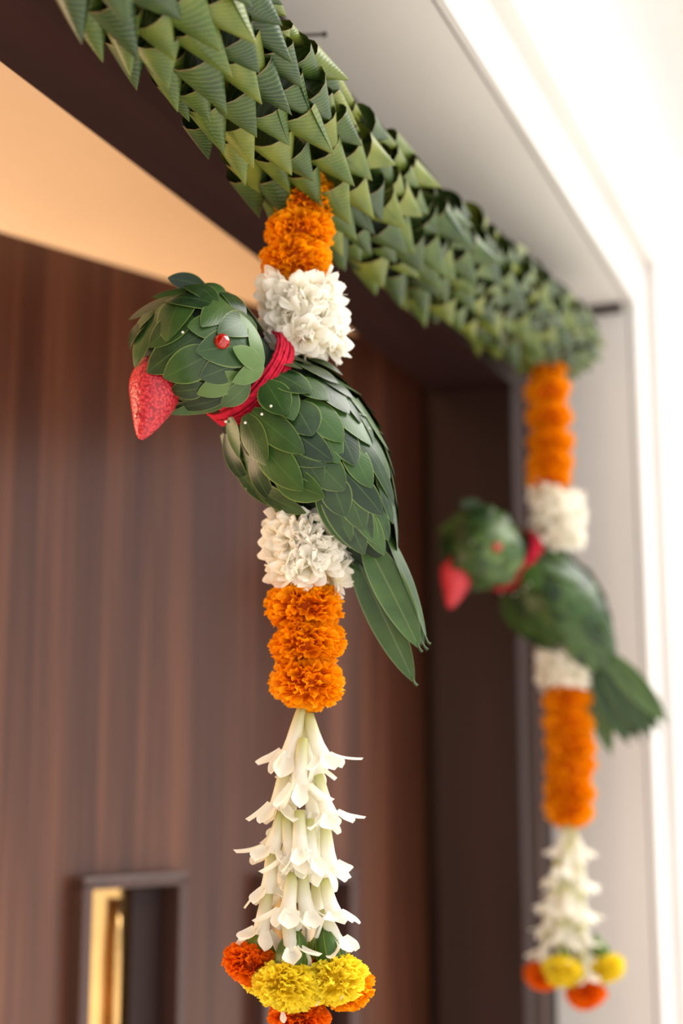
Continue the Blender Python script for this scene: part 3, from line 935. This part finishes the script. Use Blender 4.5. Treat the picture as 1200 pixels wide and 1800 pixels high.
def ring_leaves(parent, sp, rows, per_fn, Lfn, Wfn, mat, rnd, skip):
    """shingled leaves over the far side of a spine"""
    pts = [Vector((c[0], c[1], c[2])) for c in sp]
    n = len(sp)
    for ri, fr_ in enumerate(rows):
        i0 = fr_ * (n - 1)
        def S(i, phi, off):
            i = max(0, min(n - 1.001, i)); k = int(i); f = i - k
            c = pts[k].lerp(pts[k + 1], f); r = sp[k][3] * (1 - f) + sp[k + 1][3] * f
            T = (pts[min(k + 2, n - 1)] - pts[max(k - 1, 0)]).normalized()
            N = Vector((0, 0, 1)); N = (N - T * N.dot(T)).normalized(); B = T.cross(N)
            e = N * math.cos(phi) + B * math.sin(phi)
            p = c + e * (r + off)
            return q3(p.x, p.y, p.z), Vector((e.x, -e.z, -e.y))
        k0 = int(i0); r0 = sp[k0][3]
        step = (pts[min(k0 + 1, n - 1)] - pts[max(k0 - 1, 0)]).length / 2 if 0 < k0 < n - 1 else (pts[1] - pts[0]).length
        per = per_fn(r0)
        for j in range(per):
            phi = 2 * PI * (j + 0.5 * (ri % 2)) / per + rnd.uniform(-.1, .1)
            ph = (phi + PI) % (2 * PI) - PI
            if abs(ph) < skip:
                continue
            L = Lfn(fr_) * rnd.uniform(.9, 1.1)
            B, nb = S(i0, phi, 1.0)
            T, nt = S(i0 + L / max(step, 1), phi + rnd.uniform(-.12, .12), 9.0)
            if (T - B).length < 0.008:
                continue
            W = Wfn(fr_) * SPX
            me = leaf_mesh(B, T, (nb + nt).normalized(), W, bend=2.5 * SPX, cross=(W / 2) ** 2 / (2 * r0 * SPX) * 0.8, nA=7, nB=4)
            obj('leaf', me, mat, parent)

def make_parrot(name, label, loc, rotz, tail, seed, scale=1.0, rot_extra=0.0):
    rnd = random.Random(seed)
    g = thing(name, label, 'parrot figure', loc, rotz, 'leaf parrots on the flower strings')
    g.rotation_euler = (Matrix.Rotation(rotz, 3, 'Z') @ Matrix.Rotation(rot_extra, 3, 'Y')).to_euler()
    g.scale = (scale,) * 3
    # cores
    for nm, sp, k in (('body', BODY, 0.90), ('head', HEAD, 0.90)):
        obj(nm, tube(nm, [q3(c[0], c[1], c[2]) for c in sp], [c[3] * SPX * k * (1 - c[2] * SPX / 1.2) for c in sp], 24), M_BODY, g)
    # back of body and head
    ring_leaves(g, BODY, [0.02, 0.12, 0.22, 0.32, 0.42, 0.52, 0.62, 0.72, 0.82], lambda r: max(6, int(2 * PI * r / 48)), lambda f: 96, lambda f: 62, M_LEAF, rnd, 0.95)
    ring_leaves(g, HEAD, [0.04, 0.2, 0.38, 0.56], lambda r: max(7, int(2 * PI * r / 46)), lambda f: 62 + 40 * f, lambda f: 46 + 14 * f, M_LEAF, rnd, 0.95)
    # camera side, leaf by leaf
    for (a, b, c, d, w, lay) in BODY_LEAVES:
        u0, v0 = Z4(a, b); u1, v1 = Z4(c, d); w *= .3667 * 1.16
        ex = max(0.0, min(0.25, (math.hypot(u0 - 432, v0 - 664) - 95) / 160))
        u0 -= (u1 - u0) * ex; v0 -= (v1 - v0) * ex
        um, vm = (u0 + u1) / 2, (v0 + v1) / 2
        h0, h1, hm = hfield(BODY, u0, v0), hfield(BODY, u1, v1), hfield(BODY, um, vm)
        off = 1.0 + lay * 2.6
        B = q3(u0, v0, h0 + 0.5 + lay * 1.0); T = q3(u1, v1, h1 + off + 10)
        nm_ = hnormal(BODY, um, vm)
        bend = max(-2, min(16, hm - (h0 + h1) / 2)) * SPX * 0.8
        me = leaf_mesh(B, T, nm_, w * SPX, bend=bend, cross=(w * w / 4 / (2 * 120)) * 0.75 * SPX, fold=0.0, twist=rnd.uniform(-.3, .3))
        obj('leaf', me, M_LEAF, g)
    for (u0, v0, u1, v1, w, lay, pale) in HEAD_LEAVES:
        u0 -= (u1 - u0) * 0.12; v0 -= (v1 - v0) * 0.12
        um, vm = (u0 + u1) / 2, (v0 + v1) / 2
        h0, h1, hm = hfield(HEAD, u0, v0), hfield(HEAD, u1, v1), hfield(HEAD, um, vm)
        off = 1.5 + lay * 2.4
        B = q3(u0, v0, h0 + off); T = q3(u1, v1, h1 + off + 8)
        bend = max(-2, min(14, hm - (h0 + h1) / 2)) * SPX * 0.8
        me = leaf_mesh(B, T, hnormal(HEAD, um, vm, 1.1), w * 1.14 * SPX, bend=bend, cross=(w * w / 4 / (2 * 95)) * 0.8 * SPX, twist=rnd.uniform(-.35, .35))
        obj('leaf', me, M_LEAF_PALE if pale else M_LEAF, g)
    # tail
    for (u0, v0, u1, v1, w, n, tilt) in tail:
        B = q3(u0, v0, n + 6); T = q3(u1, v1, n - 4)
        nrm = Vector((math.sin(tilt), -math.cos(tilt), 0.15))
        lf = obj('tail_leaf', leaf_mesh(B, T, nrm, w * SPX, bend=5 * SPX, nA=16, nB=6, pa=0.62, pb=0.72, fold=0.16, wav=0.8 * SPX), M_TAIL, g)
        d = (T - B).normalized()
        obj('stalk', tube('stalk', [T - d * 10 * SPX, T + d * 3 * SPX, T + d * 9 * SPX + Vector((rnd.uniform(-1, 5), 0, rnd.uniform(-2, 3))) * SPX], [1.6 * SPX, 2.2 * SPX, 2.6 * SPX], 8), M_TAIL, lf)
    # beak
    bk = catmull([(283, 642, 106, 34), (274, 672, 110, 44), (269, 702, 112, 41), (259, 736, 114, 27), (250, 762, 114, 13), (246, 772, 113, 4)], 22)
    obj('beak', tube('beak', [q3(c[0], c[1], c[2]) for c in bk], [max(2, c[3]) * SPX for c in bk], 24), M_BEAK, g)
    nb = bpy.data.meshes.new('nostril'); bm_ = bmesh.new(); bmesh.ops.create_icosphere(bm_, subdivisions=1, radius=5.5 * SPX); bm_.to_mesh(nb); bm_.free()
    obj('nostril_bead', nb, M_BEAD, g, q3(242, 731, hfield(bk, 244, 731) + 1))
    # eye
    ey = bpy.data.meshes.new('eye'); bm_ = bmesh.new(); bmesh.ops.create_icosphere(bm_, subdivisions=2, radius=13.5 * SPX); bm_.to_mesh(ey); bm_.free()
    eye = obj('eye_bead', ey, M_BEAD, g, q3(390, 600, hfield(HEAD, 390, 600) + 16)); eye['label'] = 'faceted red glass bead eye'
    # red yarn collar
    yc = bpy.data.objects.new('yarn_collar', None); COL.objects.link(yc); yc.parent = g; yc.location = q3(437, 664, 34); yc['label'] = 'red yarn wound round the neck'
    ax = Vector((-0.66, -0.58, 0.48)).normalized()
    e0 = Vector((0, -1, 0)); e0 = (e0 - ax * e0.dot(ax)).normalized(); e1 = ax.cross(e0)
    for layer, (cnt, rad, w0) in enumerate(((9, 89, 4.8), (7, 94.5, 4.8))):
        for k in range(cnt):
            off = (k - (cnt - 1) / 2) * w0 + rnd.uniform(-1, 1)
            tl0, tl1 = rnd.uniform(-2.5, 2.5), rnd.uniform(-2.5, 2.5)
            pts = []
            for j in range(48):
                a = 2 * PI * j / 48
                rr = rad + rnd.uniform(-.7, .7)
                pts.append((e0 * math.cos(a) * rr + e1 * math.sin(a) * rr + ax * (off + tl0 * math.cos(a) + tl1 * math.sin(a) + rnd.uniform(-.6, .6))) * SPX)
            obj('yarn_strand', tube('yarn_strand', pts, [SPX * (2.7 + 0.35 * math.sin(j * 2.1)) for j in range(48)], 7, closed=True), M_YARN, yc)
    pt = [q3(392, 728, 52) - yc.location, q3(378, 722, 60) - yc.location, q3(362, 717, 62) - yc.location]
    obj('yarn_end', tube('yarn_end', pt, [2.6 * SPX, 2.2 * SPX, 1.6 * SPX], 7), M_YARN, yc)
    # pearl headed pins
    pm = bpy.data.meshes.new('pin_head'); bm_ = bmesh.new(); bmesh.ops.create_icosphere(bm_, subdivisions=2, radius=2.6 * SPX); bm_.to_mesh(pm); bm_.free()
    pm.materials.append(M_PEARL)
    for (u, v, sp, o) in ((321, 584, HEAD, 8), (460, 728, BODY, 16), (431, 743, BODY, 14), (397, 741, BODY, 12), (476, 714, BODY, 18)):
        obj('pin_head', pm, None, g, q3(u, v, hfield(sp, u, v) + o))
    return g

make_parrot('leaf_parrot', 'sharply seen nearer parrot figure of overlapping green leaves with red beak', at_depth(535, 770, 1.20), ROTZ, TAIL_NEAR, 21)
make_parrot('leaf_parrot', 'blurred farther parrot figure of green leaves beside the white reveal', at_depth(970, 1050, DF), ROTZ - 0.18, TAIL_FAR, 22, scale=1.06, rot_extra=-0.03)
